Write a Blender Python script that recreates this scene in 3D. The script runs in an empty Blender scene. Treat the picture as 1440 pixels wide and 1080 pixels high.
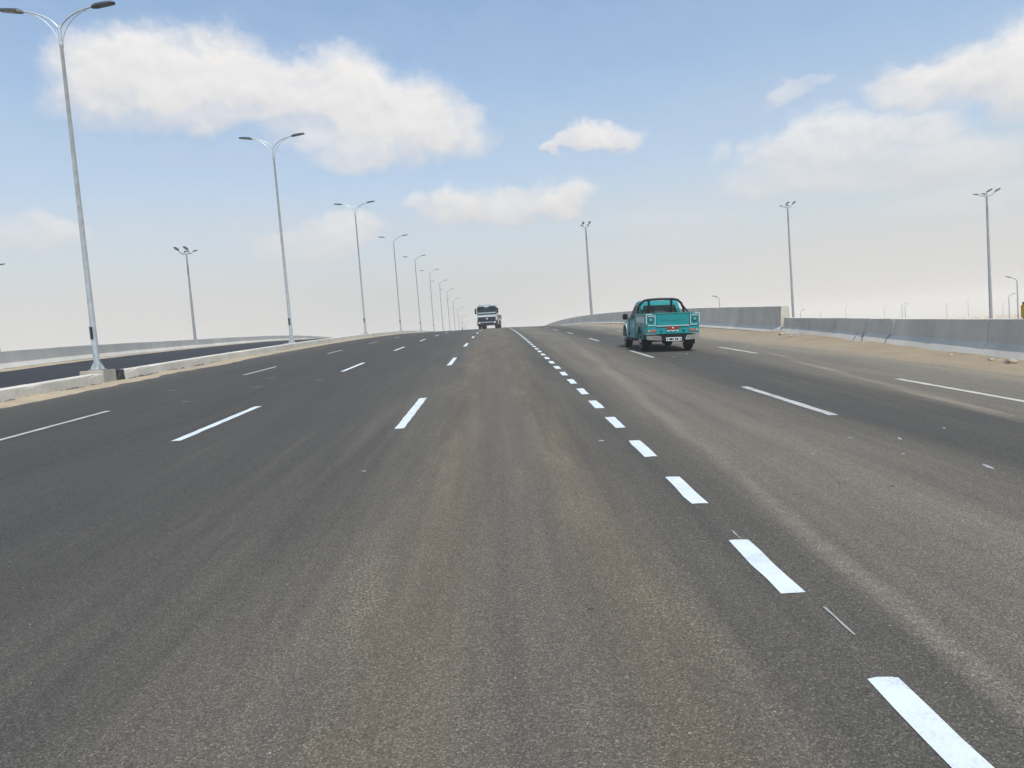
import bpy, bmesh, math, random
import numpy as np
from mathutils import Vector, Matrix, noise as mnoise

random.seed(7)
S = bpy.context.scene
COL = S.collection
# ---------------------------------------------------------------- camera
PSI, TH, RO = 0.016193, -0.063019, 0.077063      # yaw, pitch, roll from the lamp posts and lane lines
EYE = np.array([0.0, 0.0, 1.8]); FPX = 1045.0    # focal length in photo pixels (1440 wide)
_f = np.array([math.sin(PSI)*math.cos(TH), math.cos(PSI)*math.cos(TH), math.sin(TH)])
_r0 = np.array([math.cos(PSI), -math.sin(PSI), 0.0]); _u0 = np.cross(_r0, _f)
_r = math.cos(RO)*_r0 - math.sin(RO)*_u0; _u = math.sin(RO)*_r0 + math.cos(RO)*_u0
cam = bpy.data.cameras.new('camera'); camo = bpy.data.objects.new('camera', cam); COL.objects.link(camo)
m = Matrix(((_r[0], _u[0], -_f[0], EYE[0]), (_r[1], _u[1], -_f[1], EYE[1]), (_r[2], _u[2], -_f[2], EYE[2]), (0, 0, 0, 1)))
camo.matrix_world = m
cam.sensor_width = 36; cam.lens = 36*FPX/1440; cam.clip_start = 0.05; cam.clip_end = 12000
S.camera = camo
def ray(px, py): return _f + (px-720)/FPX*_r - (py-540)/FPX*_u
def at_y(px, py, y): d = ray(px, py); return EYE + d*(y/d[1])
def azel(px, py):
    d = ray(px, py); d = d/np.linalg.norm(d); return math.atan2(d[0], d[1]), math.asin(d[2])

# ---------------------------------------------------------------- render settings
S.render.engine = 'CYCLES'
S.cycles.use_denoising = True
S.cycles.max_bounces = 6; S.cycles.diffuse_bounces = 3; S.cycles.glossy_bounces = 3
S.cycles.transmission_bounces = 4; S.cycles.volume_bounces = 2; S.cycles.transparent_max_bounces = 8
S.cycles.sample_clamp_indirect = 6
S.view_settings.view_transform = 'Standard'; S.view_settings.look = 'None'
S.view_settings.gamma = 1.0; S.view_settings.use_curve_mapping = False
S.view_settings.exposure = 0.4

# ---------------------------------------------------------------- node helper
class NT:
    def __init__(s, nt): s.nt = nt; s.n = nt.nodes; s.l = nt.links
    def add(s, t, **kw):
        n = s.n.new(t)
        for k, v in kw.items(): setattr(n, k, v)
        return n
    def put(s, sock, v):
        if v is None: return
        if hasattr(v, 'is_linked') or isinstance(v, bpy.types.NodeSocket): s.l.new(v, sock)
        else:
            if isinstance(v, (tuple, list)) and sock.type == 'RGBA' and len(v) == 3: v = (*v, 1)
            sock.default_value = v
    def math(s, op, a, b=None, c=None, clamp=False):
        n = s.add('ShaderNodeMath', operation=op); n.use_clamp = clamp
        s.put(n.inputs[0], a); s.put(n.inputs[1], b)
        if c is not None: s.put(n.inputs[2], c)
        return n.outputs[0]
    def vmath(s, op, a, b=None):
        n = s.add('ShaderNodeVectorMath', operation=op); s.put(n.inputs[0], a); s.put(n.inputs[1], b)
        return n.outputs['Value'] if op in ('LENGTH', 'DOT_PRODUCT', 'DISTANCE') else n.outputs[0]
    def noise(s, vec, scale=1.0, detail=3.0, rough=0.55, dist=0.0):
        n = s.add('ShaderNodeTexNoise'); s.put(n.inputs['Vector'], vec)
        n.inputs['Scale'].default_value = scale; n.inputs['Detail'].default_value = detail
        n.inputs['Roughness'].default_value = rough; n.inputs['Distortion'].default_value = dist
        return n.outputs['Fac']
    def noisec(s, vec, scale=1.0, detail=3.0, rough=0.55):
        n = s.add('ShaderNodeTexNoise'); s.put(n.inputs['Vector'], vec)
        n.inputs['Scale'].default_value = scale; n.inputs['Detail'].default_value = detail
        n.inputs['Roughness'].default_value = rough
        return n.outputs['Color']
    def voro(s, vec, scale, feature='F1', out='Color'):
        n = s.add('ShaderNodeTexVoronoi', feature=feature); s.put(n.inputs['Vector'], vec)
        n.inputs['Scale'].default_value = scale
        return n.outputs[out]
    def rng(s, v, a, b, c=0.0, d=1.0, smooth=True):
        n = s.add('ShaderNodeMapRange', interpolation_type='SMOOTHSTEP' if smooth else 'LINEAR')
        s.put(n.inputs['Value'], v)
        for i, q in zip(('From Min', 'From Max', 'To Min', 'To Max'), (a, b, c, d)): s.put(n.inputs[i], q)
        return n.outputs[0]
    def mix(s, f, a, b, blend='MIX'):
        n = s.add('ShaderNodeMix', data_type='RGBA', blend_type=blend)
        s.put(n.inputs[0], f); s.put(n.inputs[6], a); s.put(n.inputs[7], b)
        return n.outputs[2]
    def ramp(s, v, pts, interp='LINEAR'):
        n = s.add('ShaderNodeValToRGB'); n.color_ramp.interpolation = interp
        e = n.color_ramp.elements
        while len(e) < len(pts): e.new(0.5)
        for k, (p, c) in zip(e, pts):
            k.position = p; k.color = (c, c, c, 1) if isinstance(c, (int, float)) else (*c, 1)
        s.put(n.inputs[0], v); return n.outputs[0]
    def sep(s, v):
        n = s.add('ShaderNodeSeparateXYZ'); s.put(n.inputs[0], v); return n.outputs
    def comb(s, x, y, z=0.0):
        n = s.add('ShaderNodeCombineXYZ'); s.put(n.inputs[0], x); s.put(n.inputs[1], y); s.put(n.inputs[2], z); return n.outputs[0]
    def scale(s, v, xyz): return s.vmath('MULTIPLY', v, xyz)

# ---------------------------------------------------------------- world: hazy daylight sky with cumulus
SUN_EL, SUN_AZ = math.radians(59), math.radians(160)     # azimuth clockwise from the road's direction (+Y)
W = bpy.data.worlds.new('World'); S.world = W; W.use_nodes = True
W.cycles.sampling_method = 'MANUAL'; W.cycles.sample_map_resolution = 512
t = NT(W.node_tree); t.n.clear()
wo = t.add('ShaderNodeOutputWorld'); bg = t.add('ShaderNodeBackground'); t.l.new(bg.outputs[0], wo.inputs[0])
BGS = 0.15; bg.inputs[1].default_value = BGS
sky = t.add('ShaderNodeTexSky', sky_type='NISHITA'); sky.sun_disc = False
sky.sun_elevation = SUN_EL; sky.sun_rotation = SUN_AZ; sky.altitude = 60
sky.air_density = 1.0; sky.dust_density = 1.6; sky.ozone_density = 1.6
gen = t.add('ShaderNodeTexCoord').outputs['Generated']
dx, dy, dz = t.sep(gen)
az = t.math('ARCTAN2', dx, dy); el = t.math('ARCSINE', dz)
P0 = t.comb(az, el, 0.0)
# dusty air: the sky pales towards the horizon all the way round
pale = t.ramp(t.math('DIVIDE', el, 0.7, clamp=True), [(0.0, 0.97), (0.10, 0.92), (0.20, 0.72), (0.33, 0.42), (0.5, 0.2), (0.68, 0.08), (1.0, 0.03)], 'EASE')
pale = t.math('ADD', pale, t.math('MULTIPLY', t.math('SUBTRACT', t.noise(gen, 3.0, 2.0), 0.5), 0.1), clamp=True)
KS = 1/(BGS*2**0.4)     # picture radiance -> sky value
kc = lambda *c: tuple(q*KS for q in c)
skyc = t.mix(1.0, sky.outputs[0], (0.66, 0.90, 0.98), 'MULTIPLY')
skyc = t.mix(pale, skyc, kc(.66, .642, .63))
# clouds: lobes in azimuth / elevation, edges broken by noise
wn = t.vmath('SUBTRACT', t.noisec(t.scale(P0, (1, 1.25, 1)), 7.0, 6.0, 0.6), (0.5, 0.5, 0.5))
wn2 = t.vmath('SUBTRACT', t.noisec(t.scale(P0, (1, 1.2, 1)), 24.0, 5.0, 0.6), (0.5, 0.5, 0.5))
Pw = t.vmath('ADD', P0, t.vmath('ADD', t.scale(wn, (0.14, 0.085, 0)), t.scale(wn2, (0.040, 0.034, 0))))
lobes = [  # photo-derived centre (px), half sizes (px), strength
 (140,110,88,56,.92),(225,100,100,66,1.0),(320,96,90,68,1.0),(300,140,150,40,.75),(410,118,95,58,.95),(490,125,80,60,.95),(470,170,120,48,.7),
 (560,160,90,68,1.0),(615,192,80,44,.95),(540,205,120,38,.75),(200,150,140,30,.55),
 (1450,75,110,70,1.0),(1370,98,95,50,.98),(1295,124,80,32,.9),(1560,60,150,80,.9),
 (1110,215,62,38,.72),(1180,203,100,40,.78),(1285,186,95,32,.7),(1160,243,150,38,.6),(1330,228,150,44,.6),
 (842,187,50,23,.92),(866,194,48,17,.8),(800,192,30,14,.85),(771,203,18,12,.85),
 (640,288,58,30,.85),(705,292,98,24,.8),(778,278,44,28,.85),(577,286,24,14,.55),
 (1105,142,44,20,.5),(1146,126,32,12,.4),(1022,216,28,18,.35),(1380,285,150,30,.35),
 (475,332,50,26,.75),(430,350,85,22,.5),(80,316,65,22,.6),(30,334,80,24,.45),(930,320,150,22,.25)]
L = []
for px, py, a, b, w in lobes:
    c = azel(px, py); ex = azel(px+a, py); ey = azel(px, py-b)
    L.append((c[0], c[1], abs(ex[0]-c[0])*1.1, abs(ey[1]-c[1])*1.15, w))
rr = random.Random(31)
for k in range(9):    # the same kind of sky all round
    a0 = math.radians(rr.uniform(50, 310)); a0 = a0-2*math.pi if a0 > math.pi else a0
    e0 = math.radians(rr.choice((9, 13, 20, 28, 38, 50))+rr.uniform(-3, 3))
    wd = rr.uniform(.05, .16)/math.cos(e0)
    for q in range(2):
        L.append((a0+rr.uniform(-1, 1)*wd, e0+rr.uniform(-.02, .02), wd*rr.uniform(.5, 1), rr.uniform(.025, .06), rr.uniform(.5, .9)))
alpha = None; topn = None; asum = None
for cx, cy, a, b, w in L:
    v = t.scale(t.vmath('SUBTRACT', Pw, (cx, cy, 0)), (1/a, 1/b, 0))
    al = t.rng(t.vmath('LENGTH', v), 1.16, 0.45, 0.0, w)
    tv = t.math('MULTIPLY', al, t.vmath('DOT_PRODUCT', v, (0, 1, 0)))
    alpha = al if alpha is None else t.math('SMOOTH_MAX', alpha, al, 0.12)
    topn = tv if topn is None else t.math('ADD', topn, tv)
    asum = al if asum is None else t.math('ADD', asum, al)
Pb = t.scale(P0, (1, 1.35, 1))
fb = t.noise(Pb, 15.0, 6.0, 0.62); fbu = t.noise(t.vmath('ADD', Pb, (0.006, 0.016, 0)), 15.0, 6.0, 0.62)
top = t.math('DIVIDE', topn, t.math('MAXIMUM', asum, 0.05))
alpha = t.math('MULTIPLY', alpha, t.rng(fb, 0.25, 0.6, 0.82, 1.12), clamp=True)
lit = t.math('ADD', t.math('MULTIPLY', t.math('SUBTRACT', fb, fbu), 1.3), t.math('ADD', 0.56, t.math('MULTIPLY', top, 0.55)), clamp=True)
cc = t.mix(lit, kc(.68, .685, .715), kc(.91, .895, .88))
cc = t.mix(t.rng(el, 0.06, 0.26), t.mix(lit, kc(.68, .665, .66), kc(.79, .77, .75)), cc)
fin = t.mix(alpha, skyc, cc)
fin = t.mix(t.rng(el, -0.02, 0.0), kc(.45, .42, .38), fin)
t.l.new(fin, bg.inputs[0])

sun = bpy.data.lights.new('sun', 'SUN'); suno = bpy.data.objects.new('sun', sun); COL.objects.link(suno)
sun.energy = 2.8; sun.angle = math.radians(0.6); sun.color = (1.0, 0.935, 0.83)
sd = Vector((math.sin(SUN_AZ)*math.cos(SUN_EL), math.cos(SUN_AZ)*math.cos(SUN_EL), math.sin(SUN_EL)))
suno.rotation_euler = sd.to_track_quat('Z', 'Y').to_euler(); suno.location = (30, -60, 90)

# ---------------------------------------------------------------- ground heights
G, CF, R, C2, XD = 0.04521, 0.01631, 3633.0, 0.025, 1.63
def prof(y): return G*y - (y*y/(2*R) if y > 0 else 0) - 0.035*max(0, y-230)
def gz(x, y): return prof(y) - CF*x - C2*max(0, x-XD)
def lerp(y, xs, vs): return float(np.interp(y, xs, vs))
def smooth_interp(xs, vs):
    xs = np.array(xs, float); vs = np.array(vs, float)
    d = np.gradient(vs, xs)
    def f(y):
        if y <= xs[0]: return float(vs[0])
        if y >= xs[-1]: return float(vs[-1])
        i = int(np.searchsorted(xs, y))-1; hh = xs[i+1]-xs[i]; s = (y-xs[i])/hh
        return float((2*s**3-3*s*s+1)*vs[i]+(s**3-2*s*s+s)*hh*d[i]+(-2*s**3+3*s*s)*vs[i+1]+(s**3-s*s)*hh*d[i+1])
    return f
wall_x = smooth_interp([-150, -20, 10, 32, 68, 150, 365], [-19.5, -19.3, -19.8, -22.0, -28.6, -38.2, -52])   # left wall's road face
wall_dz = smooth_interp([-150, 0, 32, 68, 150, 365], [.2, .25, .33, .06, .12, .1])
def wz(y): return gz(wall_x(y), y) + wall_dz(y)
low_x = smooth_interp([-150, 0, 17, 22, 30, 36, 60], [11.5, 11.6, 12.15, 12.5, 13.05, 13.25, 13.4])       # right barrier foot
def tall_x(y): return 13.18 + 0.35*(1-math.exp(-(y-35)/12.0))
Y0, Y1 = -150.0, 362.0
XK = -13.2; KW = 0.46      # median kerb: road face and width

# ---------------------------------------------------------------- mesh helpers
class MB:
    def __init__(s): s.v = []; s.f = []
    def quad(s, a, b, c, d): i = len(s.v); s.v += [tuple(a), tuple(b), tuple(c), tuple(d)]; s.f.append((i, i+1, i+2, i+3)); return s
    def box(s, x0, x1, y0, y1, z0, z1):
        i = len(s.v)
        s.v += [(x0,y0,z0),(x1,y0,z0),(x1,y1,z0),(x0,y1,z0),(x0,y0,z1),(x1,y0,z1),(x1,y1,z1),(x0,y1,z1)]
        s.f += [tuple(i+k for k in q) for q in ((3,2,1,0),(4,5,6,7),(0,1,5,4),(1,2,6,5),(2,3,7,6),(3,0,4,7))]; return s
    def hexa(s, pts):
        i = len(s.v); s.v += [tuple(p) for p in pts]
        s.f += [tuple(i+k for k in q) for q in ((3,2,1,0),(4,5,6,7),(0,1,5,4),(1,2,6,5),(2,3,7,6),(3,0,4,7))]; return s
    def tube(s, path, rad, n=10, caps=True):
        path = [Vector(p) for p in path]; base = len(s.v); up0 = None
        for i, p in enumerate(path):
            d = (path[min(i+1, len(path)-1)]-path[max(i-1, 0)]).normalized()
            if up0 is None:
                up0 = Vector((0, 0, 1)) if abs(d.z) < .9 else Vector((1, 0, 0))
            a = d.cross(up0).normalized(); b = a.cross(d).normalized(); up0 = b
            r = rad[i] if isinstance(rad, (list, tuple)) else rad
            for k in range(n):
                an = 2*math.pi*k/n; s.v.append(tuple(p+a*(r*math.cos(an))+b*(r*math.sin(an))))
        for i in range(len(path)-1):
            for k in range(n):
                s.f.append((base+i*n+k, base+i*n+(k+1) % n, base+(i+1)*n+(k+1) % n, base+(i+1)*n+k))
        if caps:
            s.f.append(tuple(base+k for k in range(n))[::-1]); s.f.append(tuple(base+(len(path)-1)*n+k for k in range(n)))
        return s
    def lathe(s, prof_, n=24, axis='x', c=(0, 0, 0)):
        base = len(s.v)
        for (u, r) in prof_:
            for k in range(n):
                an = 2*math.pi*k/n; p = (u, r*math.cos(an), r*math.sin(an))
                if axis == 'z': p = (r*math.cos(an), r*math.sin(an), u)
                if axis == 'y': p = (r*math.sin(an), u, r*math.cos(an))
                s.v.append((p[0]+c[0], p[1]+c[1], p[2]+c[2]))
        for i in range(len(prof_)-1):
            for k in range(n):
                s.f.append((base+i*n+k, base+i*n+(k+1) % n, base+(i+1)*n+(k+1) % n, base+(i+1)*n+k))
        s.f.append(tuple(base+k for k in range(n))[::-1]); s.f.append(tuple(base+(len(prof_)-1)*n+k for k in range(n)))
        return s
    def prism_x(s, poly, wfun0, wfun1):
        """poly in (y,z); x from wfun0(y,z) to wfun1(y,z)"""
        i = len(s.v); n = len(poly)
        s.v += [(wfun0(y, z), y, z) for y, z in poly] + [(wfun1(y, z), y, z) for y, z in poly]
        s.f.append(tuple(range(i, i+n))); s.f.append(tuple(range(i+2*n-1, i+n-1, -1)))
        for k in range(n): s.f.append((i+k, i+n+k, i+n+(k+1) % n, i+(k+1) % n))
        return s
    def build(s, name, mat, parent=None, loc=None, smooth=False, bevel=0, kind=None, offset=None):
        me = bpy.data.meshes.new(name)
        v = s.v if offset is None else [(a-offset[0], b-offset[1], c-offset[2]) for a, b, c in s.v]
        me.from_pydata(v, [], s.f); me.update()
        bm = bmesh.new(); bm.from_mesh(me); bmesh.ops.recalc_face_normals(bm, faces=bm.faces)
        if bevel:
            bmesh.ops.remove_doubles(bm, verts=bm.verts, dist=1e-5)
            bmesh.ops.bevel(bm, geom=[e for e in bm.edges if len(e.link_faces) == 2 and e.calc_face_angle(0) > 0.5], offset=bevel, segments=2, affect='EDGES', clamp_overlap=True)
        if smooth:
            for f_ in bm.faces: f_.smooth = True
            for e in bm.edges:
                if len(e.link_faces) == 2 and e.calc_face_angle(0) > 0.7: e.smooth = False
        bm.to_mesh(me); bm.free()
        o = bpy.data.objects.new(name, me); COL.objects.link(o)
        if mat: me.materials.append(mat)
        if parent: o.parent = parent
        if loc is not None: o.location = loc
        if kind: o['kind'] = kind
        return o
def tag(o, label, cat, group=None):
    o['label'] = label; o['category'] = cat
    if group: o['group'] = group
    return o
def thing(name, label, cat, loc=(0, 0, 0), group=None, rz=0):
    o = bpy.data.objects.new(name, None); COL.objects.link(o); o.location = loc; o.rotation_euler = (0, 0, rz)
    o.empty_display_size = 0.3
    return tag(o, label, cat, group)
def copy_tree(o, parent=None):
    c = o.copy(); COL.objects.link(c)
    if parent: c.parent = parent
    for ch in list(o.children):
        copy_tree(ch, c)
    return c

# ---------------------------------------------------------------- materials
def newmat(name):
    m_ = bpy.data.materials.new(name); m_.use_nodes = True
    n = NT(m_.node_tree); b = m_.node_tree.nodes['Principled BSDF']
    return m_, n, b
def simple(name, col, rough=0.6, metal=0.0, var=0.12, scale=6.0, spec=0.5, coat=0.0, bump=0.0):
    m_, n, b = newmat(name)
    pos = n.add('ShaderNodeTexCoord').outputs['Object']
    f = n.noise(pos, scale, 4.0, 0.6)
    c = n.mix(n.rng(f, 0.3, 0.7), tuple(q*(1-var) for q in col), tuple(min(1, q*(1+var)) for q in col))
    n.put(b.inputs['Base Color'], c)
    n.put(b.inputs['Roughness'], n.rng(n.noise(pos, scale*2.3, 3.0), 0.3, 0.7, rough*0.9, min(1, rough*1.1)))
    b.inputs['Metallic'].default_value = metal; b.inputs['Specular IOR Level'].default_value = spec
    b.inputs['Coat Weight'].default_value = coat
    if bump:
        bp = n.add('ShaderNodeBump'); bp.inputs['Strength'].default_value = bump; bp.inputs['Distance'].default_value = 0.01
        n.put(bp.inputs['Height'], n.noise(pos, scale*6, 5.0, 0.65)); n.l.new(bp.outputs[0], b.inputs['Normal'])
    return m_

def asphalt(name, main=True):
    m_, n, b = newmat(name)
    pos = n.add('ShaderNodeNewGeometry').outputs['Position']
    x, y, z = n.sep(pos)
    xy = n.comb(x, y, 0.0)
    # wandering of the longitudinal bands
    wob = n.math('MULTIPLY', n.math('SUBTRACT', n.noise(n.comb(n.math('MULTIPLY', x, 0.15), n.math('MULTIPLY', y, 0.05)), 1.0, 3.0), 0.5), 1.3)
    xw = n.math('ADD', x, wob)
    st1 = n.noise(n.comb(x, n.math('MULTIPLY', y, 0.07)), 1.5, 5.0, 0.6)       # long streaks
    st2 = n.noise(n.comb(x, n.math('MULTIPLY', y, 0.03)), 5.0, 4.0, 0.6)       # tyre tracks
    pa = n.noise(n.comb(x, n.math('MULTIPLY', y, 0.3)), 0.55, 5.0, 0.6)                                          # patches
    fine = n.noise(xy, 9.0, 5.0, 0.7)
    if main:
        u = n.math('DIVIDE', n.math('ADD', xw, 14.0), 28.0, clamp=True)
        q = lambda X: (X+14.0)/28.0
        dust = n.ramp(u, [(q(-13.2), .5), (q(-11.8), .20), (q(-10), .06), (q(-6), .07), (q(-3.4), .17), (q(-1.6), .36), (q(-0.7), .48), (q(0.5), .48), (q(1.3), .34), (q(1.8), .34),
                          (q(2.4), .58), (q(3.4), .62), (q(4.3), .46), (q(5.2), .22), (q(6.6), .25), (q(7.4), .60), (q(8.6), .64), (q(9.4), .72), (q(10.2), .90), (q(11.2), 1.05)])
    else:
        dust = n.rng(x, -40.0, -14.0, 0.05, 0.02)
    d = n.math('ADD', dust, n.math('MULTIPLY', n.math('SUBTRACT', st1, 0.5), 0.36))
    d = n.math('ADD', d, n.math('MULTIPLY', n.math('SUBTRACT', st2, 0.5), 0.36))
    d = n.math('ADD', d, n.math('MULTIPLY', n.math('SUBTRACT', pa, 0.5), 0.30), clamp=True)
    col = n.ramp(d, [(0.0, (.054, .050, .046)), (0.25, (.073, .067, .059)), (0.5, (.118, .104, .085)), (0.75, (.175, .155, .124)), (1.0, (.28, .228, .160))] if main else [(0.0, (.026, .028, .034)), (1.0, (.12, .11, .10))])
    if main:
        # thin sand ridge thrown up beside the short dashes
        cl = n.math('ADD', n.math('ADD', n.math('MULTIPLY', y, 0.047), 1.93), n.math('MULTIPLY', n.math('SUBTRACT', n.noise(n.comb(0.0, y), 0.22, 2.0), 0.5), 0.5))
        dd = n.math('ABSOLUTE', n.math('SUBTRACT', x, cl))
        wdt = n.math('ADD', 0.13, n.math('MULTIPLY', y, 0.006))
        rid = n.math('MULTIPLY', n.rng(dd, wdt, 0.0), n.rng(fine, 0.28, 0.58, 0.15, 1.0))
        rid = n.math('MULTIPLY', rid, n.rng(y, 45.0, 12.0, 0.25, 0.8))
        col = n.mix(n.math('MULTIPLY', rid, 0.42), col, (.29, .245, .19))
        # second ridge at the edge of the dusty lane
        cl2 = n.math('ADD', n.math('ADD', n.math('MULTIPLY', y, 0.125), 5.65), n.math('MULTIPLY', n.math('SUBTRACT', n.noise(n.comb(3.0, y), 0.12, 2.0), 0.5), 0.9))
        dd2 = n.math('ABSOLUTE', n.math('SUBTRACT', x, cl2))
        rid2 = n.math('MULTIPLY', n.math('MULTIPLY', n.rng(dd2, 0.22, 0.03), n.rng(st2, 0.35, 0.6)), n.rng(y, 30.0, 18.0))
        col = n.mix(n.math('MULTIPLY', rid2, 0.5), col, (.30, .25, .19))
        # sand grains caught in the texture of the middle lane
        gr = n.math('MULTIPLY', n.rng(n.noise(n.comb(x, n.math('MULTIPLY', y, 0.16)), 2.3, 5.0, 0.65), 0.46, 0.72), n.rng(n.noise(xy, 48.0, 3.0, 0.7), 0.47, 0.63))
        lane = n.math('MULTIPLY', n.rng(n.math('ABSOLUTE', n.math('SUBTRACT', n.math('ABSOLUTE', n.math('ADD', x, 0.15)), 0.72)), 0.8, 0.1), 0.8)
        col = n.mix(n.math('MULTIPLY', gr, lane), col, (.30, .245, .165))
        # warm reddish tint of the centre lane's wheel paths
        col = n.mix(n.math('MULTIPLY', n.rng(n.math('ABSOLUTE', n.math('SUBTRACT', n.math('ABSOLUTE', n.math('ADD', xw, 0.05)), 0.65)), 0.5, 0.05), 0.42), col, n.mix(1.0, col, (1.14, .99, .84), 'MULTIPLY'))
        # oil spots
        sp = n.math('MULTIPLY', n.rng(n.voro(xy, 2.6, out='Distance'), 0.075, 0.03), n.rng(n.noise(xy, 0.7, 1.0), 0.5, 0.58))
        sp = n.math('MULTIPLY', sp, n.rng(fine, 0.35, 0.55))
        col = n.mix(n.math('MULTIPLY', sp, 0.8), col, (.018, .018, .02))
    # aggregate
    vc = n.sep(n.voro(xy, 150.0))[0]
    agg = n.ramp(vc, [(0.0, .56), (0.3, .77), (0.6, .97), (0.85, 1.22), (0.95, 1.65), (1.0, 2.2)])
    agg2 = n.rng(n.noise(xy, 60.0, 4.0, 0.75), 0.3, 0.7, 0.84, 1.16, False)
    col = n.mix(1.0, col, agg, 'MULTIPLY'); col = n.mix(1.0, col, n.comb(agg2, agg2, agg2), 'MULTIPLY')
    wh = n.math('MULTIPLY', n.rng(n.voro(xy, 11.0, out='Distance'), 0.07, 0.05), n.rng(n.noise(xy, 6.0, 2.0), 0.56, 0.60))
    col = n.mix(n.math('MULTIPLY', wh, 0.75), col, (.42, .39, .35))
    n.put(b.inputs['Base Color'], col)
    b.inputs['Roughness'].default_value = 0.86; b.inputs['Specular IOR Level'].default_value = 0.22
    bp = n.add('ShaderNodeBump'); bp.inputs['Strength'].default_value = 0.55; bp.inputs['Distance'].default_value = 0.004
    hgt = n.math('ADD', n.math('MULTIPLY', n.voro(xy, 105.0, out='Distance'), -1.0), n.noise(xy, 60.0, 4.0, 0.7))
    n.put(bp.inputs['Height'], hgt); n.l.new(bp.outputs[0], b.inputs['Normal'])
    return m_
M_ROAD = asphalt('asphalt_dusty'); M_ROAD2 = asphalt('asphalt_fresh', False)

def paint(name, col, wear, dirt):
    m_, n, b = newmat(name)
    pos = n.add('ShaderNodeNewGeometry').outputs['Position']; x, y, z = n.sep(pos); xy = n.comb(x, y, 0.0)
    big = n.noise(xy, 3.0, 4.0, 0.65); fine = n.noise(xy, 45.0, 4.0, 0.7)
    c = n.mix(n.rng(big, 0.35, 0.75), col, tuple(q*(1-dirt) for q in col))
    w_ = n.math('MULTIPLY', n.rng(n.math('ADD', n.math('MULTIPLY', fine, 0.6), n.math('MULTIPLY', big, 0.4)), 0.5, 0.68), wear)
    c = n.mix(w_, c, (.13, .12, .11))
    n.put(b.inputs['Base Color'], c); b.inputs['Roughness'].default_value = 0.6; b.inputs['Specular IOR Level'].default_value = 0.3
    bp = n.add('ShaderNodeBump'); bp.inputs['Strength'].default_value = 0.3; bp.inputs['Distance'].default_value = 0.003
    n.put(bp.inputs['Height'], fine); n.l.new(bp.outputs[0], b.inputs['Normal'])
    return m_
M_PAINT = paint('road_paint_new', (.61, .655, .68), 0.32, 0.10)
M_PAINT_OLD = paint('road_paint_worn', (.46, .46, .44), 0.7, 0.25)
M_FLECK = paint('paint_fleck_dull', (.34, .34, .33), 0.6, 0.3)
M_PAINT_CREAM = paint('road_paint_dusty', (.52, .49, .41), 0.6, 0.2)

def concrete(name, col, stain=0.35, dirt=(.30, .245, .18), vert=0.0):
    m_, n, b = newmat(name)
    pos = n.add('ShaderNodeNewGeometry').outputs['Position']; x, y, z = n.sep(pos)
    big = n.noise(pos, 0.7, 5.0, 0.62); mid = n.noise(pos, 4.5, 5.0, 0.65); fine = n.noise(pos, 40.0, 4.0, 0.7)
    drip = n.noise(n.comb(n.math('MULTIPLY', x, 2.0), n.math('MULTIPLY', y, 2.6), n.math('MULTIPLY', z, 0.35)), 1.0, 4.0, 0.6)
    c = n.mix(n.rng(big, 0.3, 0.72), tuple(q*(1-stain*.55) for q in col), tuple(q*(1+stain*.25) for q in col))
    c = n.mix(n.math('MULTIPLY', n.rng(drip, 0.5, 0.75), stain), c, tuple(q*0.72 for q in col))
    c = n.mix(n.math('MULTIPLY', n.rng(mid, 0.52, 0.74), stain*.7), c, dirt)
    oi = n.add('ShaderNodeObjectInfo').outputs['Random']; tn = n.rng(oi, 0.0, 1.0, 0.90, 1.06, False); c = n.mix(1.0, c, n.comb(tn, tn, n.math('MULTIPLY', tn, 1.005)), 'MULTIPLY')
    f3 = n.rng(fine, 0.3, 0.7, 0.88, 1.1, False); c = n.mix(1.0, c, n.comb(f3, f3, f3), 'MULTIPLY')
    pit = n.rng(n.voro(pos, 30.0, out='Distance'), 0.10, 0.06); c = n.mix(n.math('MULTIPLY', pit, 0.35), c, tuple(q*.4 for q in col))
    n.put(b.inputs['Base Color'], c); b.inputs['Roughness'].default_value = 0.9; b.inputs['Specular IOR Level'].default_value = 0.25
    bp = n.add('ShaderNodeBump'); bp.inputs['Strength'].default_value = 0.4; bp.inputs['Distance'].default_value = 0.008
    n.put(bp.inputs['Height'], n.math('ADD', fine, mid)); n.l.new(bp.outputs[0], b.inputs['Normal'])
    return m_
M_KERB = concrete('concrete_pale', (.64, .595, .51), 0.3)
M_PED = concrete('concrete_footing', (.40, .37, .32), 0.4)
M_BAR = concrete('concrete_barrier', (.60, .565, .50), 0.22, (.44, .42, .38))
M_BAR2 = concrete('concrete_barrier_old', (.57, .535, .47), 0.32, (.40, .37, .33))
M_WALL = concrete('concrete_wall', (.56, .53, .475), 0.15, (.44, .42, .38))
M_PATCH = concrete('concrete_patch', (.60, .59, .56), 0.3)
M_GAP_SHADE = concrete('painted_gap_shade', (.17, .155, .135), 0.5, (.08, .075, .07))  # dark colour painted as the gap shadow under the kerb
M_TAR = simple('bitumen', (.03, .032, .03), 0.75, var=.5, scale=9, bump=.6)

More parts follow.
